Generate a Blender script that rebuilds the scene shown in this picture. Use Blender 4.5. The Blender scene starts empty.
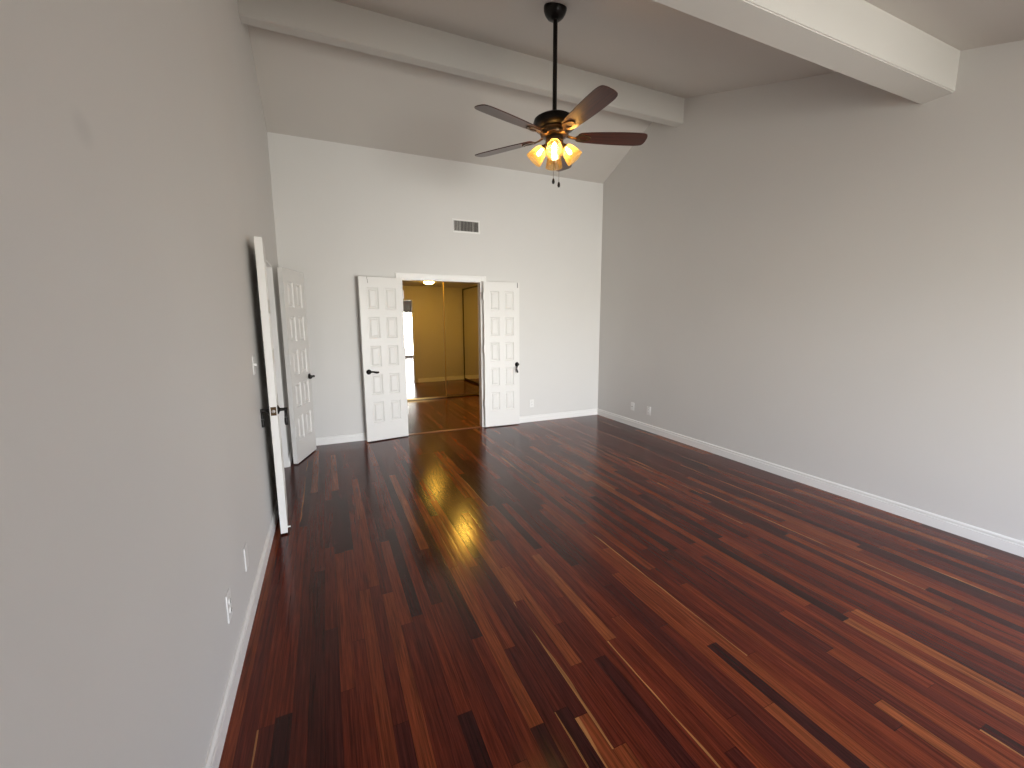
import bpy, bmesh, math, random
from mathutils import Vector, Matrix
PI = math.pi
scn = bpy.context.scene
COL = scn.collection

# ---------------------------------------------------------------- camera
CAM = Vector((0.4455, -5.6143, 1.5074))
RX = Vector((0.914482, -0.404597, -0.004834))
UY = Vector((0.063409, 0.131497, 0.989287))
FW = Vector((0.399627, 0.904991, -0.145907))
cd = bpy.data.cameras.new('camera')
cd.sensor_fit = 'HORIZONTAL'
cd.sensor_width = 36.0
cd.lens = 419.11 * 36.0 / 1024.0
cd.clip_start = 0.02
co = bpy.data.objects.new('camera', cd)
co.matrix_world = Matrix(((RX.x, UY.x, -FW.x, CAM.x), (RX.y, UY.y, -FW.y, CAM.y), (RX.z, UY.z, -FW.z, CAM.z), (0, 0, 0, 1)))
COL.objects.link(co)
scn.camera = co

# ---------------------------------------------------------------- view, world, daylight
vs = scn.view_settings
vs.view_transform = 'Standard'
vs.look = 'None'
vs.gamma = 1.0
vs.exposure = 0.0
vs.use_curve_mapping = False
scn.cycles.use_denoising = True
scn.cycles.max_bounces = 12
scn.cycles.diffuse_bounces = 7
scn.cycles.glossy_bounces = 5
scn.cycles.transparent_max_bounces = 12
scn.cycles.caustics_reflective = True
scn.cycles.sample_clamp_indirect = 6.0

SKY = 23.5
world = bpy.data.worlds.new('overcast_daylight')
scn.world = world
world.use_nodes = True
wn, wl = world.node_tree.nodes, world.node_tree.links
wn.clear()
wo = wn.new('ShaderNodeOutputWorld')
wb = wn.new('ShaderNodeBackground')
wb.inputs['Strength'].default_value = SKY
tc = wn.new('ShaderNodeTexCoord')
sx = wn.new('ShaderNodeSeparateXYZ')
mr = wn.new('ShaderNodeMapRange')
mr.inputs['From Min'].default_value = -1
mr.inputs['From Max'].default_value = 1
cr = wn.new('ShaderNodeValToRGB')
e = cr.color_ramp.elements
e[0].position = 0.0; e[0].color = (0.40, 0.355, 0.305, 1)
e[1].position = 1.0; e[1].color = (0.46, 0.66, 1.35, 1)
a = e.new(0.49); a.color = (0.50, 0.455, 0.40, 1)
a = e.new(0.52); a.color = (0.92, 0.93, 1.06, 1)
wl.new(tc.outputs['Generated'], sx.inputs[0])
wl.new(sx.outputs['Z'], mr.inputs['Value'])
wl.new(mr.outputs[0], cr.inputs[0])
# warmer sky lobe straight out the glass door, added to brighten the back wall
neg = wn.new('ShaderNodeMath'); neg.operation = 'MULTIPLY'; neg.inputs[1].default_value = -1.0
wl.new(sx.outputs['Y'], neg.inputs[0])
clp = wn.new('ShaderNodeMath'); clp.operation = 'MAXIMUM'; clp.inputs[1].default_value = 0.0
wl.new(neg.outputs[0], clp.inputs[0])
pw = wn.new('ShaderNodeMath'); pw.operation = 'POWER'; pw.inputs[1].default_value = 9.0
wl.new(clp.outputs[0], pw.inputs[0])
lob = wn.new('ShaderNodeVectorMath'); lob.operation = 'SCALE'; lob.inputs[0].default_value = (1.82, 1.71, 1.66)
wl.new(pw.outputs[0], lob.inputs['Scale'])
base = wn.new('ShaderNodeVectorMath'); base.operation = 'SCALE'; base.inputs['Scale'].default_value = 0.75
wl.new(cr.outputs[0], base.inputs[0])
sm = wn.new('ShaderNodeVectorMath'); sm.operation = 'ADD'
wl.new(base.outputs[0], sm.inputs[0]); wl.new(lob.outputs[0], sm.inputs[1])
wl.new(sm.outputs[0], wb.inputs['Color'])
wl.new(wb.outputs[0], wo.inputs[0])

# ---------------------------------------------------------------- dimensions of the place
W = 4.462                 # left wall x = 0, right wall x = W
YF = -7.90                # front wall (behind the camera)
ZFLAT = 2.56              # the vault meets a flat lower ceiling near the front wall
HB = 3.587                # height of the back wall
RY, RZ = -1.296, 4.172    # ridge
S2 = 0.3255
def ceil_z(y):
    return HB + (RZ - HB) * y / RY if y > RY else max(ZFLAT, RZ - S2 * (RY - y))
YK = RY - (RZ - ZFLAT) / S2      # where the slope turns flat
XL, XR, ZO = 1.375, 2.461, 2.066        # back opening
YA, YB = -0.745, -1.835                 # side opening (far, near jamb)
HX0, HX1, HY, HZ = 0.55, 3.80, 2.55, 2.40   # dressing hall behind the back wall
T = 0.11                                # wall thickness
GX0, GX1, GZ = 1.60, 4.10, 2.40         # sliding glass door in the front wall

pd = bpy.data.lights.new('daylight_portal', 'AREA')
pd.shape = 'RECTANGLE'
pd.size, pd.size_y = GX1 - GX0, GZ
pd.cycles.is_portal = True
po = bpy.data.objects.new('daylight_portal', pd)
po.location = ((GX0 + GX1) / 2, YF - 0.02, GZ / 2)
po.rotation_euler = (PI / 2, 0, 0)
COL.objects.link(po)

# ---------------------------------------------------------------- node helpers / materials
def newmat(name):
    m = bpy.data.materials.new(name)
    m.use_nodes = True
    n, l = m.node_tree.nodes, m.node_tree.links
    n.clear()
    out = n.new('ShaderNodeOutputMaterial')
    b = n.new('ShaderNodeBsdfPrincipled')
    l.new(b.outputs[0], out.inputs[0])
    return m, n, l, b, out

def math_node(n, l, op, a, b=None, c=None):
    k = n.new('ShaderNodeMath')
    k.operation = op
    for i, v in enumerate((a, b, c)):
        if v is None:
            continue
        if isinstance(v, (int, float)):
            k.inputs[i].default_value = v
        else:
            l.new(v, k.inputs[i])
    return k.outputs[0]

def paint(name, col, rough=0.55, bump=0.04, scale=260.0, spec=0.35, var=0.03):
    m, n, l, b, out = newmat(name)
    t = n.new('ShaderNodeTexCoord')
    nz = n.new('ShaderNodeTexNoise')
    nz.inputs['Scale'].default_value = scale
    nz.inputs['Detail'].default_value = 2.0
    l.new(t.outputs['Object'], nz.inputs['Vector'])
    bp = n.new('ShaderNodeBump')
    bp.inputs['Strength'].default_value = bump
    bp.inputs['Distance'].default_value = 0.003
    l.new(nz.outputs[0], bp.inputs['Height'])
    l.new(bp.outputs[0], b.inputs['Normal'])
    n2 = n.new('ShaderNodeTexNoise')
    n2.inputs['Scale'].default_value = 1.3
    l.new(t.outputs['Object'], n2.inputs['Vector'])
    mx = n.new('ShaderNodeMix')
    mx.data_type = 'RGBA'
    l.new(n2.outputs[0], mx.inputs['Factor'])
    mx.inputs['A'].default_value = tuple(c * (1 - var) for c in col) + (1,)
    mx.inputs['B'].default_value = tuple(min(1, c * (1 + var)) for c in col) + (1,)
    l.new(mx.outputs['Result'], b.inputs['Base Color'])
    b.inputs['Roughness'].default_value = rough
    b.inputs['Specular IOR Level'].default_value = spec
    return m

def plain(name, col, rough=0.4, metal=0.0, var=0.12, scale=40.0, spec=0.5):
    m, n, l, b, out = newmat(name)
    t = n.new('ShaderNodeTexCoord')
    nz = n.new('ShaderNodeTexNoise')
    nz.inputs['Scale'].default_value = scale
    l.new(t.outputs['Object'], nz.inputs['Vector'])
    mx = n.new('ShaderNodeMix')
    mx.data_type = 'RGBA'
    l.new(nz.outputs[0], mx.inputs['Factor'])
    mx.inputs['A'].default_value = tuple(c * (1 - var) for c in col) + (1,)
    mx.inputs['B'].default_value = tuple(min(1, c * (1 + var)) for c in col) + (1,)
    l.new(mx.outputs['Result'], b.inputs['Base Color'])
    b.inputs['Roughness'].default_value = rough
    b.inputs['Metallic'].default_value = metal
    b.inputs['Specular IOR Level'].default_value = spec
    return m

def emitter(name, col, strength):
    m, n, l, b, out = newmat(name)
    b.inputs['Base Color'].default_value = tuple(col) + (1,)
    b.inputs['Roughness'].default_value = 0.3
    b.inputs['Emission Color'].default_value = tuple(col) + (1,)
    b.inputs['Emission Strength'].default_value = strength
    return m

def floor_material():
    m, n, l, b, out = newmat('red_brown_hardwood_strips')
    t = n.new('ShaderNodeTexCoord')
    s = n.new('ShaderNodeSeparateXYZ')
    l.new(t.outputs['Object'], s.inputs[0])
    M = lambda op, a, b2=None, c=None: math_node(n, l, op, a, b2, c)
    PW = 0.0585
    u = M('DIVIDE', s.outputs['X'], PW)
    row = M('FLOOR', u)
    fu = M('FRACT', u)
    w1 = n.new('ShaderNodeTexWhiteNoise'); w1.noise_dimensions = '1D'
    l.new(row, w1.inputs['W'])
    w2 = n.new('ShaderNodeTexWhiteNoise'); w2.noise_dimensions = '1D'
    l.new(M('ADD', row, 371.3), w2.inputs['W'])
    plen = M('MULTIPLY_ADD', w2.outputs['Value'], 1.0, 0.75)
    v = M('ADD', M('DIVIDE', s.outputs['Y'], plen), M('MULTIPLY', w1.outputs['Value'], 37.0))
    pk = M('FLOOR', v)
    fv = M('MULTIPLY', M('FRACT', v), plen)       # metres along the plank
    cb = n.new('ShaderNodeCombineXYZ')
    l.new(row, cb.inputs[0]); l.new(pk, cb.inputs[1])
    wh = n.new('ShaderNodeTexWhiteNoise'); wh.noise_dimensions = '2D'
    l.new(cb.outputs[0], wh.inputs['Vector'])
    sh = n.new('ShaderNodeSeparateColor')
    l.new(wh.outputs['Color'], sh.inputs[0])
    h1, h2, h3 = wh.outputs['Value'], sh.outputs[0], sh.outputs[1]
    # plank base colour
    ramp = n.new('ShaderNodeValToRGB')
    el = ramp.color_ramp.elements
    pts = [(0.0, (0.030, 0.0066, 0.0060)), (0.15, (0.052, 0.0090, 0.0066)), (0.42, (0.088, 0.0138, 0.0070)), (0.70, (0.120, 0.0195, 0.0080)),
           (0.90, (0.155, 0.0310, 0.0105)), (0.975, (0.190, 0.0470, 0.0150)), (1.0, (0.215, 0.062, 0.019))]
    el[0].position, el[0].color = pts[0][0], pts[0][1] + (1,)
    el[1].position, el[1].color = pts[-1][0], pts[-1][1] + (1,)
    for p, c in pts[1:-1]:
        k = el.new(p); k.color = c + (1,)
    l.new(h1, ramp.inputs[0])
    # long grain, its own on every plank
    gv = n.new('ShaderNodeCombineXYZ')
    l.new(M('MULTIPLY_ADD', h2, 53.0, M('MULTIPLY', s.outputs['X'], 95.0)), gv.inputs[0])
    l.new(M('MULTIPLY_ADD', h3, 41.0, M('MULTIPLY', s.outputs['Y'], 2.6)), gv.inputs[1])
    g1 = n.new('ShaderNodeTexNoise')
    g1.inputs['Scale'].default_value = 1.0
    g1.inputs['Detail'].default_value = 4.0
    g1.inputs['Roughness'].default_value = 0.6
    g1.inputs['Distortion'].default_value = 0.5
    l.new(gv.outputs[0], g1.inputs['Vector'])
    gm = n.new('ShaderNodeMapRange')
    gm.inputs['From Min'].default_value = 0.28
    gm.inputs['From Max'].default_value = 0.72
    gm.inputs['To Min'].default_value = 0.42
    gm.inputs['To Max'].default_value = 1.55
    l.new(g1.outputs[0], gm.inputs['Value'])
    gv2 = n.new('ShaderNodeCombineXYZ')
    l.new(M('MULTIPLY_ADD', h3, 29.0, M('MULTIPLY', s.outputs['X'], 420.0)), gv2.inputs[0])
    l.new(M('MULTIPLY', s.outputs['Y'], 9.0), gv2.inputs[1])
    g2 = n.new('ShaderNodeTexNoise')
    g2.inputs['Scale'].default_value = 1.0
    g2.inputs['Detail'].default_value = 2.0
    l.new(gv2.outputs[0], g2.inputs['Vector'])
    gm2 = n.new('ShaderNodeMapRange')
    gm2.inputs['From Min'].default_value = 0.3
    gm2.inputs['From Max'].default_value = 0.7
    gm2.inputs['To Min'].default_value = 0.70
    gm2.inputs['To Max'].default_value = 1.25
    l.new(g2.outputs[0], gm2.inputs['Value'])
    # joints between planks
    edge = M('MINIMUM', fu, M('SUBTRACT', 1.0, fu))
    gap_u = M('LESS_THAN', edge, 0.013)
    gap_v = M('LESS_THAN', fv, 0.0022)
    gap = M('MAXIMUM', gap_u, gap_v)
    mul = M('MULTIPLY', M('MULTIPLY', gm.outputs[0], gm2.outputs[0]), M('SUBTRACT', 1.0, M('MULTIPLY', gap, 0.55)))
    vm = n.new('ShaderNodeVectorMath'); vm.operation = 'SCALE'
    l.new(ramp.outputs[0], vm.inputs[0]); l.new(mul, vm.inputs['Scale'])
    # pale sapwood along one edge of a few planks
    nb = n.new('ShaderNodeTexNoise'); nb.noise_dimensions = '1D'
    nb.inputs['Scale'].default_value = 1.7
    l.new(M('MULTIPLY_ADD', h2, 61.0, s.outputs['Y']), nb.inputs['W'])
    width = M('MULTIPLY', M('SUBTRACT', nb.outputs[0], 0.36), 0.80)
    sap = M('MULTIPLY', M('GREATER_THAN', h3, 0.92), M('LESS_THAN', fu, width))
    mx = n.new('ShaderNodeMix'); mx.data_type = 'RGBA'
    l.new(sap, mx.inputs['Factor'])
    l.new(vm.outputs[0], mx.inputs['A'])
    sv = n.new('ShaderNodeVectorMath'); sv.operation = 'SCALE'
    sv.inputs[0].default_value = (0.30, 0.125, 0.042)
    l.new(gm.outputs[0], sv.inputs['Scale'])
    l.new(sv.outputs[0], mx.inputs['B'])
    l.new(mx.outputs['Result'], b.inputs['Base Color'])
    # finish: satin varnish, slightly cupped planks
    cup = M('MULTIPLY', M('POWER', M('ABSOLUTE', M('SUBTRACT', fu, 0.5)), 4.0), -6.0)
    wav = n.new('ShaderNodeTexNoise')
    wav.inputs['Scale'].default_value = 5.0
    wav.inputs['Detail'].default_value = 1.0
    l.new(t.outputs['Object'], wav.inputs['Vector'])
    hgt = M('ADD', M('ADD', cup, M('MULTIPLY', g1.outputs[0], 0.10)), M('MULTIPLY', wav.outputs[0], 1.2))
    bp = n.new('ShaderNodeBump')
    bp.inputs['Strength'].default_value = 0.25
    bp.inputs['Distance'].default_value = 0.0022
    l.new(hgt, bp.inputs['Height'])
    l.new(bp.outputs[0], b.inputs['Normal'])
    rr = n.new('ShaderNodeMapRange')
    rr.inputs['To Min'].default_value = 0.15
    rr.inputs['To Max'].default_value = 0.22
    l.new(g1.outputs[0], rr.inputs['Value'])
    l.new(rr.outputs[0], b.inputs['Roughness'])
    b.inputs['Specular IOR Level'].default_value = 0.24
    return m

M_WALL = paint('wall_paint_offwhite', (0.665, 0.65, 0.63))
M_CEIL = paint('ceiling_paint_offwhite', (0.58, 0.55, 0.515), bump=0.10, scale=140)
M_HALL = paint('hall_paint_cream', (0.56, 0.52, 0.46))
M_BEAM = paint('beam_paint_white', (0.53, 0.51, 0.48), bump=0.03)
M_TRIM = paint('trim_paint_white', (0.82, 0.81, 0.79), rough=0.35, bump=0.01, spec=0.5)
M_DOOR = paint('door_paint_white', (0.77, 0.755, 0.73), rough=0.38, bump=0.015, scale=120, spec=0.5)
M_FLOOR = floor_material()
M_BLACK = plain('oil_rubbed_black_metal', (0.012, 0.010, 0.009), rough=0.38, metal=0.6)
M_BRONZE = plain('aged_bronze_metal', (0.10, 0.062, 0.032), rough=0.32, metal=0.9)
M_STEEL = plain('dull_steel', (0.35, 0.33, 0.31), rough=0.35, metal=1.0)
M_PLATE = plain('white_plastic', (0.80, 0.79, 0.77), rough=0.35, var=0.02)
M_SLOT = plain('dark_slot', (0.03, 0.028, 0.026), rough=0.6)
M_DARKVOID = plain('dark_duct_metal', (0.05, 0.046, 0.042), rough=0.6)
M_GOLD = plain('brushed_gold_aluminium', (0.50, 0.36, 0.15), rough=0.30, metal=0.9)
M_DKFRAME = plain('dark_bronze_aluminium', (0.07, 0.05, 0.03), rough=0.35, metal=0.8)
M_BRASS = plain('brass', (0.65, 0.45, 0.18), rough=0.28, metal=1.0)
M_THRESH = plain('threshold_wood', (0.19, 0.07, 0.028), rough=0.3, var=0.3, scale=20)
M_SHADEFAB = plain('grey_pleated_fabric', (0.50, 0.50, 0.48), rough=0.9)
M_ALU = plain('white_aluminium', (0.74, 0.74, 0.73), rough=0.4)

def mirror_material():
    m, n, l, b, out = newmat('mirror_silvering')
    t = n.new('ShaderNodeTexCoord')
    nz = n.new('ShaderNodeTexNoise'); nz.inputs['Scale'].default_value = 0.8
    l.new(t.outputs['Object'], nz.inputs['Vector'])
    bp = n.new('ShaderNodeBump'); bp.inputs['Strength'].default_value = 0.02; bp.inputs['Distance'].default_value = 0.01
    l.new(nz.outputs[0], bp.inputs['Height']); l.new(bp.outputs[0], b.inputs['Normal'])
    b.inputs['Base Color'].default_value = (0.80, 0.78, 0.70, 1)
    b.inputs['Metallic'].default_value = 1.0
    b.inputs['Roughness'].default_value = 0.012
    return m
M_MIRROR = mirror_material()

def blade_material():
    m, n, l, b, out = newmat('mahogany_fan_blade')
    t = n.new('ShaderNodeTexCoord')
    mp = n.new('ShaderNodeMapping')
    mp.inputs['Scale'].default_value = (3.0, 60.0, 60.0)
    l.new(t.outputs['Object'], mp.inputs['Vector'])
    nz = n.new('ShaderNodeTexNoise')
    nz.inputs['Scale'].default_value = 1.0; nz.inputs['Detail'].default_value = 4.0; nz.inputs['Distortion'].default_value = 0.6
    l.new(mp.outputs[0], nz.inputs['Vector'])
    cr = n.new('ShaderNodeValToRGB')
    cr.color_ramp.elements[0].position = 0.3; cr.color_ramp.elements[0].color = (0.020, 0.006, 0.004, 1)
    cr.color_ramp.elements[1].position = 0.75; cr.color_ramp.elements[1].color = (0.085, 0.022, 0.011, 1)
    l.new(nz.outputs[0], cr.inputs[0])
    l.new(cr.outputs[0], b.inputs['Base Color'])
    b.inputs['Roughness'].default_value = 0.30
    return m
M_BLADE = blade_material()

def lampshade_material():
    m, n, l, b, out = newmat('amber_tinted_clear_glass')
    tp = n.new('ShaderNodeBsdfTransparent'); tp.inputs[0].default_value = (1.0, 0.90, 0.68, 1)
    tr = n.new('ShaderNodeBsdfTranslucent'); tr.inputs[0].default_value = (0.46, 0.35, 0.16, 1)
    df = n.new('ShaderNodeBsdfDiffuse'); df.inputs[0].default_value = (0.46, 0.35, 0.16, 1)
    gl = n.new('ShaderNodeBsdfGlossy'); gl.inputs['Roughness'].default_value = 0.2
    m1 = n.new('ShaderNodeMixShader'); m1.inputs[0].default_value = 0.5
    l.new(tr.outputs[0], m1.inputs[1]); l.new(df.outputs[0], m1.inputs[2])
    lw = n.new('ShaderNodeLayerWeight'); lw.inputs[0].default_value = 0.35
    mr = n.new('ShaderNodeMapRange'); mr.inputs['To Min'].default_value = 0.22; mr.inputs['To Max'].default_value = 0.65
    l.new(lw.outputs['Facing'], mr.inputs['Value'])
    m2 = n.new('ShaderNodeMixShader')
    l.new(mr.outputs[0], m2.inputs[0]); l.new(tp.outputs[0], m2.inputs[1]); l.new(m1.outputs[0], m2.inputs[2])
    m3 = n.new('ShaderNodeMixShader'); m3.inputs[0].default_value = 0.05
    l.new(m2.outputs[0], m3.inputs[1]); l.new(gl.outputs[0], m3.inputs[2])
    l.new(m3.outputs[0], out.inputs[0])
    n.remove(b)
    return m
M_SHADE = lampshade_material()
M_BULB_OFF = plain('unlit_white_bulb', (0.80, 0.76, 0.70), rough=0.3, var=0.02)
M_BULB = emitter('lit_bulb', (1.0, 0.66, 0.30), 190.0)
M_DOME = emitter('lit_frosted_dome', (1.0, 0.56, 0.075), 170.0)

def glass_material():
    m, n, l, b, out = newmat('clear_door_glass')
    n.remove(b)
    tr = n.new('ShaderNodeBsdfTransparent'); tr.inputs[0].default_value = (0.93, 0.96, 0.95, 1)
    gl = n.new('ShaderNodeBsdfGlossy'); gl.inputs['Roughness'].default_value = 0.0
    fr = n.new('ShaderNodeFresnel'); fr.inputs[0].default_value = 1.45
    mx = n.new('ShaderNodeMixShader')
    l.new(fr.outputs[0], mx.inputs[0]); l.new(tr.outputs[0], mx.inputs[1]); l.new(gl.outputs[0], mx.inputs[2])
    l.new(mx.outputs[0], out.inputs[0])
    return m
M_GLASS = glass_material()

# left wall paint carries one faint darker soft-edged spot
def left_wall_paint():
    m = paint('wall_paint_offwhite_dark_spot', (0.665, 0.65, 0.63))
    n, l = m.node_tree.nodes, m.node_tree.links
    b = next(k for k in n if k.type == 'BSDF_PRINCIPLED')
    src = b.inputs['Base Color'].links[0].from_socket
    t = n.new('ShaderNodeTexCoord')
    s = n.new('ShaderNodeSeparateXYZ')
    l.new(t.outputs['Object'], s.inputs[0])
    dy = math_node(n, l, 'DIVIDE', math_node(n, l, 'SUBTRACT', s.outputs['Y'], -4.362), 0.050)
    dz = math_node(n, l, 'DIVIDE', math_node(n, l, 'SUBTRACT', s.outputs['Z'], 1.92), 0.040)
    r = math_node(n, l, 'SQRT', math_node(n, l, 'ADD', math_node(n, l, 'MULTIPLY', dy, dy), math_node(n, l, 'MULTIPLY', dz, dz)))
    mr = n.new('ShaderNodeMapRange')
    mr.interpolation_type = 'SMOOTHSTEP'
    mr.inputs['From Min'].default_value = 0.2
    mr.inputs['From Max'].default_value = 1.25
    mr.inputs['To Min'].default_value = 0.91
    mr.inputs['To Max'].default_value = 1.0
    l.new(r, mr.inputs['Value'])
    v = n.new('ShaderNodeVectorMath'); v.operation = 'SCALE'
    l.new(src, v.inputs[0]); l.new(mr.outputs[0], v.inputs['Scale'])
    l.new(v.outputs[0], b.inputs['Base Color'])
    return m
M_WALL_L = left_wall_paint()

# ---------------------------------------------------------------- mesh helpers
def add_box(bm, x0, x1, y0, y1, z0, z1, bev=0.0, seg=2):
    r = bmesh.ops.create_cube(bm, size=1.0)
    vs_ = r['verts']
    for v in vs_:
        v.co = Vector((x0 + (v.co.x + .5) * (x1 - x0), y0 + (v.co.y + .5) * (y1 - y0), z0 + (v.co.z + .5) * (z1 - z0)))
    if bev > 0:
        ed = {e_ for v in vs_ for e_ in v.link_edges}
        bmesh.ops.bevel(bm, geom=list(ed), offset=bev, segments=seg, profile=0.5, affect='EDGES')
    return vs_

def add_poly_prism(bm, pts, axis, a0, a1):
    """pts: 2-D outline; axis 'x','y' or 'z' is the extrusion axis from a0 to a1."""
    def P(p, a):
        if axis == 'x': return (a, p[0], p[1])
        if axis == 'y': return (p[0], a, p[1])
        return (p[0], p[1], a)
    A = [bm.verts.new(P(p, a0)) for p in pts]
    B = [bm.verts.new(P(p, a1)) for p in pts]
    k = len(pts)
    bm.faces.new(A); bm.faces.new(list(reversed(B)))
    for i in range(k):
        bm.faces.new((A[i], A[(i + 1) % k], B[(i + 1) % k], B[i]))

def add_lathe(bm, prof, mat=None, seg=40, cap0=True, cap1=True):
    """prof: list of (radius, z) around local Z; mat places it."""
    mat = mat or Matrix.Identity(4)
    rings = []
    for r, z in prof:
        if r < 1e-6:
            rings.append([bm.verts.new(mat @ Vector((0, 0, z)))])
        else:
            rings.append([bm.verts.new(mat @ Vector((r * math.cos(2 * PI * i / seg), r * math.sin(2 * PI * i / seg), z))) for i in range(seg)])
    for A, B in zip(rings, rings[1:]):
        for i in range(seg):
            j = (i + 1) % seg
            f = [A[0] if len(A) == 1 else A[i]]
            if len(A) > 1: f.append(A[j])
            f.append(B[0] if len(B) == 1 else B[j])
            if len(B) > 1: f.append(B[i])
            if len(f) >= 3: bm.faces.new(f)
    if cap0 and len(rings[0]) > 1: bm.faces.new(list(reversed(rings[0])))
    if cap1 and len(rings[-1]) > 1: bm.faces.new(rings[-1])

def add_tube(bm, pts, radii, seg=16, flat=None):
    """Swept tube with round ends; flat = (du, dv) squashes the section."""
    pts = [Vector(p) for p in pts]
    if isinstance(radii, (int, float)): radii = [radii] * len(pts)
    rings = []
    up = Vector((0, 0, 1))
    for i, p in enumerate(pts):
        t = (pts[min(i + 1, len(pts) - 1)] - pts[max(i - 1, 0)]).normalized()
        u = t.cross(up)
        if u.length < 1e-3: u = t.cross(Vector((1, 0, 0)))
        u.normalize(); v = u.cross(t)
        fu, fv = flat or (1, 1)
        rings.append([bm.verts.new(p + radii[i] * (fu * u * math.cos(2 * PI * k / seg) + fv * v * math.sin(2 * PI * k / seg))) for k in range(seg)])
    for A, B in zip(rings, rings[1:]):
        for k in range(seg):
            bm.faces.new((A[k], A[(k + 1) % seg], B[(k + 1) % seg], B[k]))
    bm.faces.new(list(reversed(rings[0]))); bm.faces.new(rings[-1])

def smooth_path(pts, n=6):
    pts = [Vector(p) for p in pts]
    out = []
    for i in range(len(pts) - 1):
        p0, p1, p2, p3 = pts[max(i - 1, 0)], pts[i], pts[i + 1], pts[min(i + 2, len(pts) - 1)]
        for k in range(n):
            t = k / n
            out.append(0.5 * ((2 * p1) + (p2 - p0) * t + (2 * p0 - 5 * p1 + 4 * p2 - p3) * t * t + (3 * p1 - p0 - 3 * p2 + p3) * t ** 3))
    out.append(pts[-1])
    return out

def obj(name, bm, mats, parent=None, smooth=False, angle=0.6):
    bmesh.ops.recalc_face_normals(bm, faces=bm.faces[:])
    me = bpy.data.meshes.new(name)
    bm.to_mesh(me); bm.free()
    for m in (mats if isinstance(mats, (list, tuple)) else [mats]):
        me.materials.append(m)
    o = bpy.data.objects.new(name, me)
    COL.objects.link(o)
    if smooth:
        for p in me.polygons: p.use_smooth = True
        me.set_sharp_from_angle(angle=angle)
    if parent: o.parent = parent
    return o

def tag(o, label, cat=None, kind=None, group=None):
    o['label'] = label
    if cat: o['category'] = cat
    if kind: o['kind'] = kind
    if group: o['group'] = group
    return o

def thing(name, loc, rz, label, cat, group=None, kind=None):
    o = bpy.data.objects.new(name, None)
    o.empty_display_size = 0.1
    COL.objects.link(o)
    o.location = loc
    o.rotation_euler = (0, 0, rz)
    return tag(o, label, cat, kind, group)

BM = bmesh.new

# ---------------------------------------------------------------- the room shell
bm = BM()
add_box(bm, -1.5, W + T, YF - T, HY + 0.7, -0.06, 0.0)
tag(obj('floor', bm, M_FLOOR), 'glossy red-brown hardwood floor of narrow mixed-tone strips', 'floor', 'structure')

# back wall with its opening
bm = BM()
add_box(bm, -T, XL, 0, T, 0, HB + 0.1)
add_box(bm, XR, W + T, 0, T, 0, HB + 0.1)
add_box(bm, XL, XR, 0, T, ZO, HB + 0.1)
w_ = obj('wall_back', bm, [M_WALL, M_HALL])
for p in w_.data.polygons:                       # the hall side of the partition is painted cream
    if p.normal.y > .9: p.material_index = 1
tag(w_, 'off-white far wall around the double-door opening', 'wall', 'structure')

# side walls follow the gable
def gable(y0, y1):
    top = [(y, ceil_z(y) + 0.06) for y in [y1] + [k for k in (RY, YK) if y0 < k < y1] + [y0]]
    return [(y0, 0), (y1, 0)] + top
bm = BM()
add_poly_prism(bm, gable(YF - T, 0.0), 'x', W, W + T)
tag(obj('wall_right', bm, M_WALL), 'bare off-white wall along the right side of the room', 'wall', 'structure')
bm = BM()
add_poly_prism(bm, gable(YF - T, YB), 'x', -T, 0)
add_poly_prism(bm, gable(YA, 0.0), 'x', -T, 0)
add_poly_prism(bm, [(YB, ZO), (YA, ZO), (YA, ceil_z(YA) + .06), (RY, ceil_z(RY) + .06), (YB, ceil_z(YB) + .06)], 'x', -T, 0)
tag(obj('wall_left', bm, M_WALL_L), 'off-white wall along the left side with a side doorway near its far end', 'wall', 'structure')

# front wall behind the camera with the glass door opening
bm = BM()
zt = ceil_z(YF) + 0.08
add_box(bm, 0, GX0, YF - T, YF, 0, zt)
add_box(bm, GX1, W, YF - T, YF, 0, zt)
add_box(bm, GX0, GX1, YF - T, YF, GZ, zt)
tag(obj('wall_front', bm, M_WALL), 'off-white wall with the sliding glass door, seen only in the hall mirror', 'wall', 'structure')

# vaulted ceiling
bm = BM()
CT = 0.08
pts = [(T, HB + (RZ - HB) * T / RY), (RY, RZ), (YK, ZFLAT), (YF - T, ZFLAT), (YF - T, ZFLAT + CT), (YK, ZFLAT + CT), (RY, RZ + CT), (T, HB + (RZ - HB) * T / RY + CT)]
add_poly_prism(bm, pts, 'x', -T, W + T)
tag(obj('ceiling', bm, M_CEIL), 'off-white vaulted ceiling sloping down from the ridge on both sides', 'ceiling', 'structure')

# two beams across the vault
def beam(y0, y1, zb, label):
    b = BM()
    zt_ = max(ceil_z(y0), ceil_z(y1)) + 0.03
    add_box(b, -0.02, W + 0.02, y0, y1, zb, zt_)
    ed = [e_ for e_ in b.edges if all(abs(v.co.z - zb) < 1e-5 for v in e_.verts) and abs(e_.verts[0].co.y - e_.verts[1].co.y) < 1e-5]
    bmesh.ops.bevel(b, geom=ed, offset=0.006, segments=2, affect='EDGES')
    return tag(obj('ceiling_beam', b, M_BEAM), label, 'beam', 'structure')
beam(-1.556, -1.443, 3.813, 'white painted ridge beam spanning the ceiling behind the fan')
beam(-3.993, -3.810, 3.040, 'wide white boxed ceiling beam in front of the fan, nearest the camera')

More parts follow.
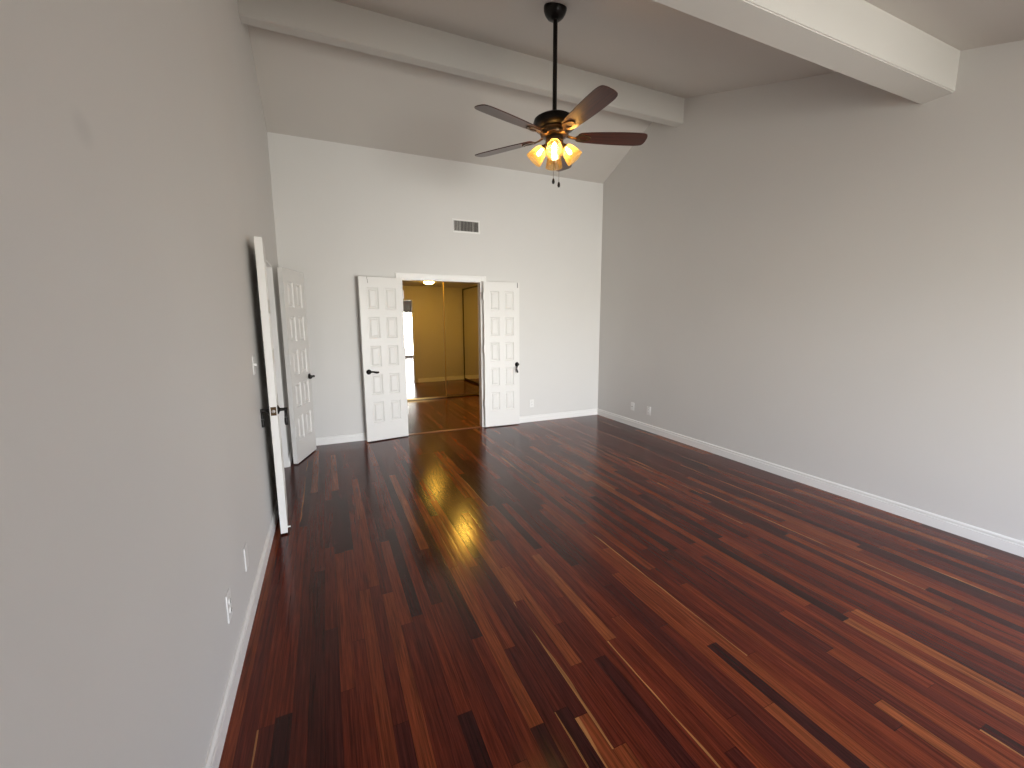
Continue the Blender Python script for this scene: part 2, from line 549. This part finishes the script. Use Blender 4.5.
# baseboards, with a bead near the top
def base_profile(t=0.016, h=0.098):
    return [(0, 0), (t, 0), (t, h * .70), (t * .45, h * .725), (t * .45, h * .80), (t * .85, h * .82), (t * .85, h * .91), (t * .35, h), (0, h)]
def baseboard(name, p0, p1, nrm, label):
    b = BM()
    p0, p1, nrm = Vector(p0), Vector(p1), Vector(nrm)
    prof = base_profile()
    A = [b.verts.new(p0 + nrm * u + Vector((0, 0, z))) for u, z in prof]
    B = [b.verts.new(p1 + nrm * u + Vector((0, 0, z))) for u, z in prof]
    k = len(prof)
    b.faces.new(A); b.faces.new(list(reversed(B)))
    for i in range(k):
        b.faces.new((A[i], A[(i + 1) % k], B[(i + 1) % k], B[i]))
    return b
def two(name, segs, label):
    big = BM()
    for p0, p1, nrm in segs:
        b = baseboard(name, p0, p1, nrm, label)
        me = bpy.data.meshes.new('tmp'); b.to_mesh(me); b.free(); big.from_mesh(me); bpy.data.meshes.remove(me)
    return tag(obj(name, big, M_TRIM), label, 'baseboard', 'structure')
CW = 0.072      # casing width
two('baseboard_back', [((0, 0, 0), (XL - CW, 0, 0), (0, -1, 0)), ((XR + CW, 0, 0), (W, 0, 0), (0, -1, 0))], 'white baseboard along the far wall on both sides of the double doors')
two('baseboard_right', [((W, 0, 0), (W, YF, 0), (-1, 0, 0))], 'white baseboard running along the right wall')
two('baseboard_left', [((0, YB, 0), (0, YF, 0), (1, 0, 0)), ((0, 0, 0), (0, YA, 0), (1, 0, 0))], 'white baseboard running along the left wall')
two('baseboard_front', [((0, YF, 0), (GX0 - .05, YF, 0), (0, 1, 0)), ((GX1 + .05, YF, 0), (W, YF, 0), (0, 1, 0))], 'white baseboard along the wall behind the camera')

# casings and jamb linings
def casing(along, x0, x1, zt, base, out, depth, name, label, boards=True):
    """along: 'x' for an opening in the back wall, 'y' for one in the left wall. out: direction into the room."""
    b = BM()
    th = 0.018
    def put(a0, a1, d0, d1, z0, z1, bev=0.004):
        if along == 'x':
            add_box(b, a0, a1, min(base + out * d0, base + out * d1), max(base + out * d0, base + out * d1), z0, z1, bev)
        else:
            add_box(b, min(base + out * d0, base + out * d1), max(base + out * d0, base + out * d1), a0, a1, z0, z1, bev)
    if boards:
      put(x0 - CW, x0 - .004, 0, th, 0, zt + CW)
      put(x1 + .004, x1 + CW, 0, th, 0, zt + CW)
      put(x0 - .004, x1 + .004, 0, th, zt + .004, zt + CW)
      put(x0 - CW + .008, x1 + CW - .008, th - .002, th + .006, zt + CW - .022, zt + CW - .006, .002)
      put(x0 - CW + .006, x0 - CW + .022, th - .002, th + .006, 0, zt + CW - .022, .002)
      put(x1 + CW - .022, x1 + CW - .006, th - .002, th + .006, 0, zt + CW - .022, .002)
    put(x0 - .006, x0 + .012, -depth, .004, 0, zt, .001)
    put(x1 - .012, x1 + .006, -depth, .004, 0, zt, .001)
    put(x0 + .012, x1 - .012, -depth, .004, zt - .012, zt + .006, .001)
    return tag(obj(name, b, M_TRIM), label, 'door casing', 'structure')
casing('x', XL, XR, ZO, 0.0, -1, T, 'trim_1', 'white casing framing the double-door opening in the far wall')
casing('y', YB, YA, ZO, 0.0, 1, T, 'trim_2', 'white jamb lining inside the side doorway in the left wall', False)
bm = BM()
add_box(bm, XL + .013, XR - .013, -0.012, 0.045, 0, 0.007, 0.003)
tag(obj('trim_3', bm, M_THRESH), 'thin wooden threshold strip across the double-door opening', 'threshold', 'structure')

# ---------------------------------------------------------------- dressing hall behind the far wall
bm = BM()
add_box(bm, HX1, HX1 + T, T, HY + .7, 0, HZ)
tag(obj('wall_hall_right', bm, M_HALL), 'end wall of the hall beyond the double doors, seen in the mirror', 'wall', 'structure')
bm = BM()
add_box(bm, HX0 - T, HX0, T, HY + .7, 0, HZ)
tag(obj('wall_hall_left', bm, M_HALL), 'left end wall of the hall beyond the double doors', 'wall', 'structure')
bm = BM()
add_box(bm, HX0 - T, HX1 + T, HY + .6, HY + .7, 0, HZ)
add_box(bm, HX0, HX1, HY - .02, HY + .06, 2.33, HZ)
tag(obj('wall_hall_back', bm, M_WALL), 'closet back wall and header behind the mirrored doors', 'wall', 'structure')
bm = BM()
add_box(bm, HX0 - T, HX1 + T, T, HY + .7, HZ, HZ + .08)
tag(obj('ceiling_hall', bm, M_CEIL), 'low flat ceiling of the hall beyond the double doors', 'ceiling', 'structure')
two('baseboard_hall', [((HX0, T, 0), (XL - .07, T, 0), (0, 1, 0)), ((XR + .07, T, 0), (HX1, T, 0), (0, 1, 0))], 'baseboard on the hall side of the far wall, seen in the mirror')
# side room behind the left wall
bm = BM()
add_box(bm, -1.5, -1.4, -2.4, 0.0, 0, 2.45)
add_box(bm, -1.4, -T, -0.1, 0.0, 0, 2.45)
add_box(bm, -1.4, -T, -2.4, -2.3, 0, 2.45)
tag(obj('wall_side_room', bm, M_WALL), 'walls of the small side room beyond the left doorway', 'wall', 'structure')
bm = BM()
add_box(bm, -1.5, -T, -2.4, 0.0, 2.45, 2.53)
tag(obj('ceiling_side_room', bm, M_CEIL), 'ceiling of the small side room beyond the left doorway', 'ceiling', 'structure')

# ---------------------------------------------------------------- sliding mirror doors
def mirror_door(loc, rz, w, h, fmat, fw, label, group, cat='mirror door'):
    """Panel in local XZ, width along X from 0 to w, face towards local -Y."""
    t = thing('mirror_door', loc, rz, label, cat, group)
    b = BM()
    add_box(b, fw * .6, w - fw * .6, -0.004, 0.004, 0.02, h - .02)
    obj('mirror_panel', b, M_MIRROR, t)
    b = BM()
    add_box(b, 0, fw, -.014, .014, 0, h, .003)
    add_box(b, w - fw, w, -.014, .014, 0, h, .003)
    add_box(b, fw, w - fw, -.014, .014, 0, fw * 1.1, .003)
    add_box(b, fw, w - fw, -.014, .014, h - fw * 1.1, h, .003)
    obj('frame', b, fmat, t)
    return t
MS = 2.60
mirror_door((MS - 1.24, HY + .02, 0.012), 0, 1.255, 2.315, M_GOLD, 0.022, 'gold-framed sliding mirror door left of the seam, reflecting the bright glass door', 'sliding mirror doors of the hall closet')
mirror_door((MS - .010, HY + .055, 0.012), 0, 1.20, 2.315, M_GOLD, 0.014, 'gold-framed sliding mirror door right of the seam, reflecting a dim corner', 'sliding mirror doors of the hall closet')
mirror_door((HX0 + .02, HY + .055, 0.012), 0, MS - 1.22 - HX0 - .02, 2.315, M_GOLD, 0.022, 'gold-framed sliding mirror door hidden behind the left white leaf', 'sliding mirror doors of the hall closet')
b = BM()
add_box(b, HX0 + .005, HX1 - .005, HY - .005, HY + .085, 0, 0.012, .002)
tag(obj('trim_4', b, M_DKFRAME), 'low dark floor track under the hall mirror doors', 'track', 'structure')
mirror_door((HX1 - .02, 2.40, 0.012), -PI / 2, 2.27, 2.355, M_DKFRAME, 0.03, 'dark-framed mirror door on the end wall of the hall', 'dark mirror doors')

# hall ceiling lamp
t = thing('ceiling_lamp', (2.58, 1.45, HZ), 0, 'lit frosted dome lamp on the hall ceiling, seen glowing in the mirror', 'lamp')
b = BM()
add_lathe(b, [(0.0, 0), (.125, 0), (.130, -.008), (.122, -.016), (.112, -.018), (0, -.018)], seg=48)
obj('lamp_base', b, M_BRASS, t, True)
b = BM()
add_lathe(b, [(.114, -.016), (.116, -.024), (.103, -.042), (.074, -.056), (.040, -.064), (0, -.066)], seg=48, cap0=False)
obj('glass_dome', b, M_DOME, t, True)
b = BM()
add_lathe(b, [(0, -.064), (.007, -.065), (.008, -.070), (.005, -.075), (0, -.076)], seg=20)
obj('finial', b, M_BRASS, t, True)

# ---------------------------------------------------------------- panelled doors
LW, LH, LT = 0.537, 2.050, 0.045
def leaf_bm(flip):
    """Leaf from the hinge (x=0) to the free edge (x=+-LW), thickness 0..LT along y, both faces with ten raised panels."""
    b = BM()
    st, pw, md = 0.090, 0.139, 0.079
    xs = [0, st, st + pw, st + pw + md, st + 2 * pw + md, LW]
    ph, gp, top = 0.262, 0.094, 0.128
    zs = [LH]
    z = LH - top
    for k in range(5):
        zs += [z, z - ph]
        z -= ph + gp
    zs.append(0)
    zs = zs[::-1]
    rings = [(0, 0), (.003, .008), (.015, .014), (.019, .014), (.038, .002)]
    for side in (0, 1):
        Y = lambda d: d if side == 0 else LT - d
        for i in range(5):
            for j in range(len(zs) - 1):
                x0, x1, z0, z1 = xs[i], xs[i + 1], zs[j], zs[j + 1]
                panel = i in (1, 3) and j % 2 == 1
                if not panel:
                    b.faces.new([b.verts.new((x, Y(0), zz)) for x, zz in ((x0, z0), (x1, z0), (x1, z1), (x0, z1))])
                    continue
                prev = None
                for ins, dep in rings:
                    cur = [b.verts.new((x, Y(dep), zz)) for x, zz in ((x0 + ins, z0 + ins), (x1 - ins, z0 + ins), (x1 - ins, z1 - ins), (x0 + ins, z1 - ins))]
                    if prev:
                        for k in range(4):
                            b.faces.new((prev[k], prev[(k + 1) % 4], cur[(k + 1) % 4], cur[k]))
                    prev = cur
                b.faces.new(prev)
    for a, c in (((0, 0), (0, LH)), ((LW, 0), (LW, LH))):
        ns = zs
        for j in range(len(ns) - 1):
            b.faces.new([b.verts.new((a[0], y, zz)) for y, zz in ((0, ns[j]), (LT, ns[j]), (LT, ns[j + 1]), (0, ns[j + 1]))])
    for zz in (0, LH):
        for i in range(5):
            b.faces.new([b.verts.new((x, y, zz)) for x, y in ((xs[i], 0), (xs[i + 1], 0), (xs[i + 1], LT), (xs[i], LT))])
    bmesh.ops.remove_doubles(b, verts=b.verts[:], dist=1e-5)
    if flip:
        for v in b.verts: v.co.x = -v.co.x
    return b

def lever(parent, x, z, side, sgn, hang, name='lever_handle'):
    """side 0: on the y=0 face, 1: on the y=LT face. sgn: local x direction the lever points. hang: None or downward lever."""
    y0 = 0 if side == 0 else LT
    d = -1 if side == 0 else 1
    b = BM()
    m = Matrix.Translation((x, y0, z)) @ Matrix.Rotation(PI / 2 if d < 0 else -PI / 2, 4, 'X')
    add_lathe(b, [(0, -.001), (.031, -.001), (.032, .004), (.027, .010), (.016, .013), (.012, .018), (.0105, .040), (.013, .044), (.013, .058), (.009, .062), (0, .063)], m, 32)
    yy = y0 + d * (.050 if hang is None or side == 0 else .050)
    if hang is None:
        path = [(0, 0), (.022, .003), (.048, .001), (.075, -.007), (.097, -.008), (.112, -.002)]
        pts = [(x + sgn * u, yy, z + w) for u, w in path]
    else:
        path = [(0, 0), (.006, -.020), (.010, -.046), (.010, -.075), (.006, -.100), (.003, -.116)]
        pts = [(x + sgn * u * hang, yy, z + w) for u, w in path]
    pts = smooth_path(pts)
    k = len(pts)
    rad = [.0095 + .0035 * math.sin(PI * min(1, max(0, (i / (k - 1) - .35) / .65))) - .003 * (i == k - 1) for i in range(k)]
    add_tube(b, pts, rad, 14)
    return obj(name, b, M_BLACK, parent, True, 0.9)

def hinges(parent, flip, mat):
    s = -1 if flip else 1
    for z in (0.30, 1.07, 1.80):
        b = BM()
        add_lathe(b, [(0, z - .004), (.004, z - .004), (.0075, z), (.0075, z + .10), (.004, z + .104), (0, z + .104)], Matrix.Translation((-s * .004, -.004, 0)), 16)
        add_box(b, -.003, .001, 0, .032, z, z + .10)
        if flip:
            for v in b.verts:
                pass
        obj('hinge', b, mat, parent, True)

def make_door(name, loc, ang, flip, label):
    """Local y=0 face is the back face on the hinge-knuckle side."""
    o = obj(name, leaf_bm(flip), M_DOOR)
    o.location = loc
    o.rotation_euler = (0, 0, ang)
    return tag(o, label, 'door', 'structure')

def bolt(parent, x, side, z0, z1, mat):
    y = -.0015 if side == 0 else LT - .0005
    b = BM()
    add_box(b, x - .008, x + .008, y, y + .002, z0, z1, .0006)
    add_box(b, x - .004, x + .004, y - (.006 if side == 0 else -.002), y + (.0 if side == 0 else .008), (z0 + z1) / 2 - .012, (z0 + z1) / 2 + .012, .001)
    return obj('flush_bolt', b, mat, parent)
Z0 = 0.013
PLATEMAT = M_PLATE
# far wall, left leaf: hinged at the left jamb, swung back against the wall; front (room) face is local y = 0
# leaf runs along local -x, thickness towards the wall (+y)
d1 = make_door('door_1', (XL + .004, -.066, Z0), math.radians(9.5), True, 'white ten-panel door leaf folded open left of the hall opening, black lever')
lever(d1, -(LW - .062), .888, 0, 1, None)
hinges(d1, True, PLATEMAT)
b = BM()
add_tube(b, smooth_path([(-LW + .10, -.003, 2.05), (-LW + .098, -.003, 2.03), (-LW + .105, -.003, 2.005), (-LW + .103, -.003, 1.975)]), .003, 8)
obj('door_catch', b, M_STEEL, d1, True)
# far wall, right leaf
d2 = make_door('door_2', (XR + .010, -.076, Z0), math.radians(-1.0), False, 'white ten-panel door leaf folded open right of the hall opening, drooping lever')
lever(d2, LW - .042, .888, 0, -1, 2.2)
hinges(d2, False, PLATEMAT)
bolt(d2, LW - .028, 0, 1.975, 2.046, M_STEEL)
# left wall, far leaf: local frame x from hinge to free edge, room face is local y=0
a3 = math.atan2(.947, .322)
d3 = make_door('door_3', (.088, -.718, Z0), a3, False, 'white ten-panel door leaf standing open at the far side of the left doorway')
lever(d3, LW - .060, .888, 0, -1, None)
hinges(d3, False, PLATEMAT)
# left wall, near leaf: free edge faces the camera
a4 = math.atan2(-.525, .041)
d4 = make_door('door_4', (.021, YB + .005, Z0), a4, False, 'white door leaf seen edge-on in front of the left wall, latch plate and two levers')
lever(d4, LW - .060, .893, 0, -1, .5)
lever(d4, LW - .060, .893, 1, -1, .5)
hinges(d4, False, PLATEMAT)
b = BM()
add_box(b, LW - .0005, LW + .0025, LT / 2 - .017, LT / 2 + .017, .865, .925, .001)
obj('latch_plate', b, M_BRONZE, d4)
b = BM()
add_lathe(b, [(0, 0), (.0125, 0), (.0125, .006), (.009, .012), (0, .013)], Matrix.Translation((LW + .002, LT / 2, .895)) @ Matrix.Rotation(PI / 2, 4, 'Y'), 20)
obj('latch_bolt', b, M_STEEL, d4, True)
b = BM()
add_lathe(b, [(0, 0), (.006, 0), (.006, .012), (.004, .020), (0, .021)], Matrix.Translation((LW - .02, LT, .035)) @ Matrix.Rotation(-PI / 2, 4, 'X'), 14)
obj('door_bumper', b, M_PLATE, d4, True)

# ---------------------------------------------------------------- sliding glass door in the front wall
t = thing('window_1', (GX0, YF - T / 2, 0), 0, 'sliding glass door behind the camera, seen only as the bright strip in the hall mirror', 'glass door', None, 'structure')
GW = GX1 - GX0
b = BM()
add_box(b, 0, .05, -.05, .05, 0, GZ, .004)
add_box(b, GW - .05, GW, -.05, .05, 0, GZ, .004)
add_box(b, .05, GW - .05, -.05, .05, GZ - .05, GZ, .004)
add_box(b, .05, GW - .05, -.05, .05, 0, .03, .004)
obj('window_frame', b, M_ALU, t)
for x0, x1, yy in ((.05, GW / 2 + .03, -.02), (GW / 2 - .03, GW - .05, .02)):
    b = BM()
    add_box(b, x0, x0 + .055, yy - .015, yy + .015, .03, GZ - .05, .003)
    add_box(b, x1 - .055, x1, yy - .015, yy + .015, .03, GZ - .05, .003)
    add_box(b, x0 + .055, x1 - .055, yy - .015, yy + .015, .03, .10, .003)
    add_box(b, x0 + .055, x1 - .055, yy - .015, yy + .015, GZ - .11, GZ - .05, .003)
    sp = obj('sash', b, M_ALU, t)
    b = BM()
    add_box(b, x0 + .05, x1 - .05, yy - .003, yy + .003, .095, GZ - .105)
    obj('glass_pane', b, M_GLASS, sp)
b = BM()
for k in range(22):
    z = GZ - .02 - k * .019
    add_box(b, .03, GW - .03, .062, .092, z - .017, z, .004, 1)
add_box(b, .02, GW - .02, .058, .096, GZ - .02, GZ + .025, .004)
add_box(b, .025, GW - .025, .070, .078, GZ - .44, GZ - .01)
add_box(b, .02, GW - .02, .060, .094, GZ - .46, GZ - .437, .004)
sh = obj('pleated_shade', b, M_SHADEFAB, t)
sh['label'] = 'raised grey pleated shade'

# ---------------------------------------------------------------- wall plates, vent
def plate(name, loc, rz, kind, label, cat, w=0.072, h=0.118, group=None):
    """Plate in local XZ, face towards local -Y."""
    t = thing(name, loc, rz, label, cat, group)
    b = BM()
    add_box(b, -w / 2, w / 2, -.006, 0, -h / 2, h / 2, .0028)
    obj('cover_plate', b, M_PLATE, t)
    if kind == 'duplex':
        for dz in (.020, -.020):
            b = BM()
            add_lathe(b, [(0, 0), (.0165, 0), (.0165, .003), (.015, .004), (0, .004)], Matrix.Translation((0, -.0055, dz)) @ Matrix.Rotation(PI / 2, 4, 'X') @ Matrix.Diagonal((1, .82, 1, 1)), 28)
            s = obj('socket', b, M_PLATE, t, True)
            b = BM()
            for sx_ in (-.006, .006):
                add_box(b, sx_ - .0012, sx_ + .0012, -.0102, -.0092, dz - .003, dz + .0065)
            add_box(b, -.002, .002, -.0102, -.0092, dz - .010, dz - .006)
            obj('slots', b, M_SLOT, s)
    elif kind == 'rocker':
        b = BM()
        add_box(b, -.017, .017, -.0095, -.005, -.033, .033, .0015)
        obj('rocker_switch', b, M_PLATE, t)
    elif kind == 'toggle':
        b = BM()
        add_box(b, -.0045, .0045, -.019, -.005, -.004, .012, .0015)
        obj('toggle_switch', b, M_PLATE, t)
    elif kind == 'coax':
        b = BM()
        add_lathe(b, [(0, 0), (.0065, 0), (.0065, .004), (.0045, .004), (.0045, .013), (0, .013)], Matrix.Translation((0, -.0055, 0)) @ Matrix.Rotation(PI / 2, 4, 'X'), 18)
        obj('cable_jack', b, M_STEEL, t, True)
    for dz in ((.049, -.049) if kind != 'duplex' else (0,)):
        b = BM()
        add_lathe(b, [(0, 0), (.003, 0), (.0026, .0014), (0, .0016)], Matrix.Translation((0, -.0055, dz)) @ Matrix.Rotation(PI / 2, 4, 'X'), 14)
        obj('screw', b, M_PLATE, t, True)
    return t
plate('wall_outlet', (3.250, 0, .283), 0, 'duplex', 'white duplex outlet on the far wall, right of the open double doors', 'outlet')
plate('cable_plate', (W, -.855, .288), -PI / 2, 'coax', 'white cable plate on the right wall, the one nearer the far corner', 'wall plate')
plate('wall_outlet', (W, -1.19, .286), -PI / 2, 'duplex', 'white duplex outlet on the right wall, beside the cable plate', 'outlet')
plate('blank_plate', (0, -3.24, .325), PI / 2, 'blank', 'white blank cover plate low on the left wall, closer to the edge-on door', 'wall plate', h=.122)
plate('wall_outlet', (0, -3.66, .335), PI / 2, 'duplex', 'white duplex outlet low on the left wall, nearer the camera than the blank plate', 'outlet', h=.122)
plate('light_switch', (0, -2.42, 1.235), PI / 2, 'toggle', 'white light switch on the left wall beside the edge-on door', 'switch')

t = thing('air_vent', (2.263, 0, 2.780), 0, 'white rectangular air vent with dark louvers high on the far wall', 'vent')
VW, VH = .385, .172
b = BM()
add_box(b, -VW / 2, VW / 2, -.010, 0, VH / 2 - .022, VH / 2, .003)
add_box(b, -VW / 2, VW / 2, -.010, 0, -VH / 2, -VH / 2 + .022, .003)
add_box(b, -VW / 2, -VW / 2 + .022, -.010, 0, -VH / 2 + .022, VH / 2 - .022, .003)
add_box(b, VW / 2 - .022, VW / 2, -.010, 0, -VH / 2 + .022, VH / 2 - .022, .003)
obj('vent_frame', b, M_PLATE, t)
b = BM()
add_box(b, -VW / 2 + .02, VW / 2 - .02, -.002, -.0005, -VH / 2 + .02, VH / 2 - .02)
obj('duct_back', b, M_DARKVOID, t)
b = BM()
for k in range(17):
    x = -VW / 2 + .032 + k * (VW - .064) / 16
    v0 = add_box(b, x - .0008, x + .0008, -.0095, -.0025, -VH / 2 + .022, VH / 2 - .022)
    for v in v0:
        v.co.x += (v.co.y + .006) * (1.5 if k < 4 else -.45)
for x in (-.085, .095):
    add_box(b, x - .004, x + .004, -.011, -.002, -VH / 2 + .022, VH / 2 - .022)
obj('louvers', b, plain('vent_louver_metal', (0.42, 0.40, 0.37), rough=.5), t)

# ---------------------------------------------------------------- ceiling fan
FX, FY = 2.084, -2.700
DROP = -0.035
FCZ = ceil_z(FY) + 0.035
t = thing('ceiling_fan', (FX, FY, DROP), 0, 'black five-blade ceiling fan with four glass lamp shades on a long rod', 'ceiling fan')
slope = Matrix.Rotation(math.atan(S2), 4, 'X')
b = BM()
add_lathe(b, [(0, .0), (.078, .0), (.082, -.006), (.082, -.020), (.077, -.040), (.064, -.062), (.044, -.080), (.024, -.088), (0, -.089)], Matrix.Translation((0, 0, FCZ + .006)) @ Matrix.Rotation(math.atan(S2) * .85, 4, 'X'), 40)
obj('canopy', b, M_BLACK, t, True)
b = BM()
add_lathe(b, [(0, FCZ - .06), (.0160, FCZ - .06), (.0160, 3.07), (.020, 3.068), (.024, 3.055), (.024, 3.03), (0, 3.03)], None, 28)
obj('downrod', b, M_BLACK, t, True)
ZB = 2.895
b = BM()
add_lathe(b, [(0, 3.045), (.045, 3.043), (.075, 3.036), (.125, 3.022), (.150, 3.006), (.156, 2.985), (.153, 2.962), (.140, 2.948), (.118, 2.940), (.0, 2.940)], None, 56)
obj('motor_housing', b, M_BLACK, t, True)
b = BM()
add_lathe(b, [(0, 2.942), (.112, 2.942), (.118, 2.934), (.112, 2.926), (.098, 2.922), (.096, 2.914), (.104, 2.908), (.100, 2.900), (.080, 2.890), (.066, 2.884), (0, 2.884)], None, 56)
for k in range(20):
    a = 2 * PI * k / 20
    m = Matrix.Rotation(a, 4, 'Z') @ Matrix.Translation((.099, 0, 2.918))
    r = bmesh.ops.create_icosphere(b, subdivisions=1, radius=.007, matrix=m)
obj('motor_collar', b, M_BRONZE, t, True)
b = BM()
add_lathe(b, [(0, 2.886), (.060, 2.886), (.066, 2.880), (.066, 2.864), (.060, 2.856), (.068, 2.852), (.068, 2.840), (.052, 2.826), (.030, 2.814), (.014, 2.806), (.010, 2.794), (0, 2.790)], None, 48)
obj('light_fitter', b, M_BRONZE, t, True)

# blades: local x outwards
def blade_outline():
    L0, L1 = .175, .697
    top = [(L0, .034), (L0 + .018, .048), (L0 + .06, .056), (.34, .065), (.46, .071), (.58, .073), (.640, .071), (.675, .063), (.690, .048), (L1, .020)]
    up = smooth_path([Vector((x, y, 0)) for x, y in top], 4)
    dn = [Vector((p.x, -p.y, 0)) for p in reversed(up)]
    return [(p.x, p.y) for p in up + dn]
def blade_bm():
    b = BM()
    o_ = blade_outline()
    add_poly_prism(b, o_, 'z', -.003, .003)
    return b
def bracket_bm():
    b = BM()
    # neck from the motor, then a forked plate with an open eye under the blade root
    nk = smooth_path([(.060, 0, .012), (.095, 0, .006), (.130, 0, -.004), (.165, 0, -.009)])
    add_tube(b, nk, [.015 - .004 * i / (len(nk) - 1) for i in range(len(nk))], 12, (1.2, .45))
    oc, ic = [], []
    n_ = 36
    for k in range(n_):
        a = 2 * PI * k / n_
        oc.append(Vector((.215 + .060 * math.cos(a), .040 * math.sin(a) * (1 - .25 * math.cos(a)), 0)))
        ic.append(Vector((.218 + .030 * math.cos(a), .019 * math.sin(a), 0)))
    def ring(z): return [b.verts.new(p + Vector((0, 0, z))) for p in oc], [b.verts.new(p + Vector((0, 0, z))) for p in ic]
    (O0, I0), (O1, I1) = ring(-.0095), ring(-.004)
    for k in range(n_):
        j = (k + 1) % n_
        b.faces.new((O0[k], O0[j], I0[j], I0[k])); b.faces.new((O1[k], I1[k], I1[j], O1[j]))
        b.faces.new((O0[k], O1[k], O1[j], O0[j])); b.faces.new((I0[k], I0[j], I1[j], I1[k]))
    for p in ((.185, 0), (.262, .018), (.262, -.018)):
        add_lathe(b, [(0, -.0135), (.004, -.013), (.006, -.0095), (0, -.0095)], Matrix.Translation((p[0], p[1], 0)), 12)
    return b
BL = obj('blade', blade_bm(), M_BLADE, t)
BR = obj('blade_bracket', bracket_bm(), M_BRONZE, BL, True)
pitch = math.radians(-12)
for k in range(5):
    if k == 0:
        o, r = BL, BR
    else:
        o, r = BL.copy(), BR.copy()
        COL.objects.link(o); COL.objects.link(r)
        o.parent = t; r.parent = o
    o.matrix_local = Matrix.Translation((0, 0, ZB)) @ Matrix.Rotation(math.radians(-91 + 72 * k), 4, 'Z') @ Matrix.Rotation(pitch, 4, 'X')

# four arms with tulip shades
TILT = math.radians(40)
def tulip(b):
    prof = [(.020, 0), (.030, .006), (.042, .022), (.051, .045), (.057, .070), (.061, .095), (.065, .114), (.0635, .115), (.059, .095), (.055, .070), (.049, .045), (.040, .023), (.028, .009), (.018, .004)]
    add_lathe(b, prof, None, 40, False, False)
for k, az in enumerate((-119, -29, 61, 151)):
    A = Matrix.Rotation(math.radians(az), 4, 'Z')
    tip = Matrix.Translation((0, 0, 2.836)) @ A @ Matrix.Translation((.080, 0, -.012)) @ Matrix.Rotation(PI - TILT, 4, 'Y')
    b = BM()
    pth = smooth_path([A @ Vector((.050, 0, 2.848)), A @ Vector((.068, 0, 2.842)), A @ Vector((.082, 0, 2.824))])
    add_tube(b, pth, .008, 12)
    add_lathe(b, [(0, -.012), (.016, -.012), (.023, -.004), (.024, .010), (.019, .012), (0, .012)], tip, 24)
    arm = obj('lamp_arm', b, M_BRONZE, t, True)
    b = BM(); tulip(b)
    s = obj('lamp_shade', b, M_SHADE, t, True)
    s.matrix_local = tip
    b = BM()
    add_lathe(b, [(0, .012), (.008, .012), (.009, .026), (.0125, .038), (.0145, .050), (.0125, .061), (.007, .067), (0, .069)], None, 24)
    bu = obj('bulb', b, M_BULB_OFF if az == 61 else M_BULB, s, True)
    if az == 61:
        bu['label'] = 'unlit bulb'
# pull chains
for dx, dy, zb in ((-.022, -.03, 2.560), (.042, .000, 2.552)):
    b = BM()
    add_tube(b, [(dx, dy, 2.825), (dx, dy, zb + .03)], .0013, 8)
    c = obj('pull_chain', b, M_BRONZE, t)
    b = BM()
    add_lathe(b, [(0, zb - .006), (.007, zb - .004), (.011, zb + .008), (.009, zb + .022), (.004, zb + .034), (0, zb + .035)], Matrix.Translation((dx, dy, 0)), 16)
    obj('pull_knob', b, M_BLACK, c, True)
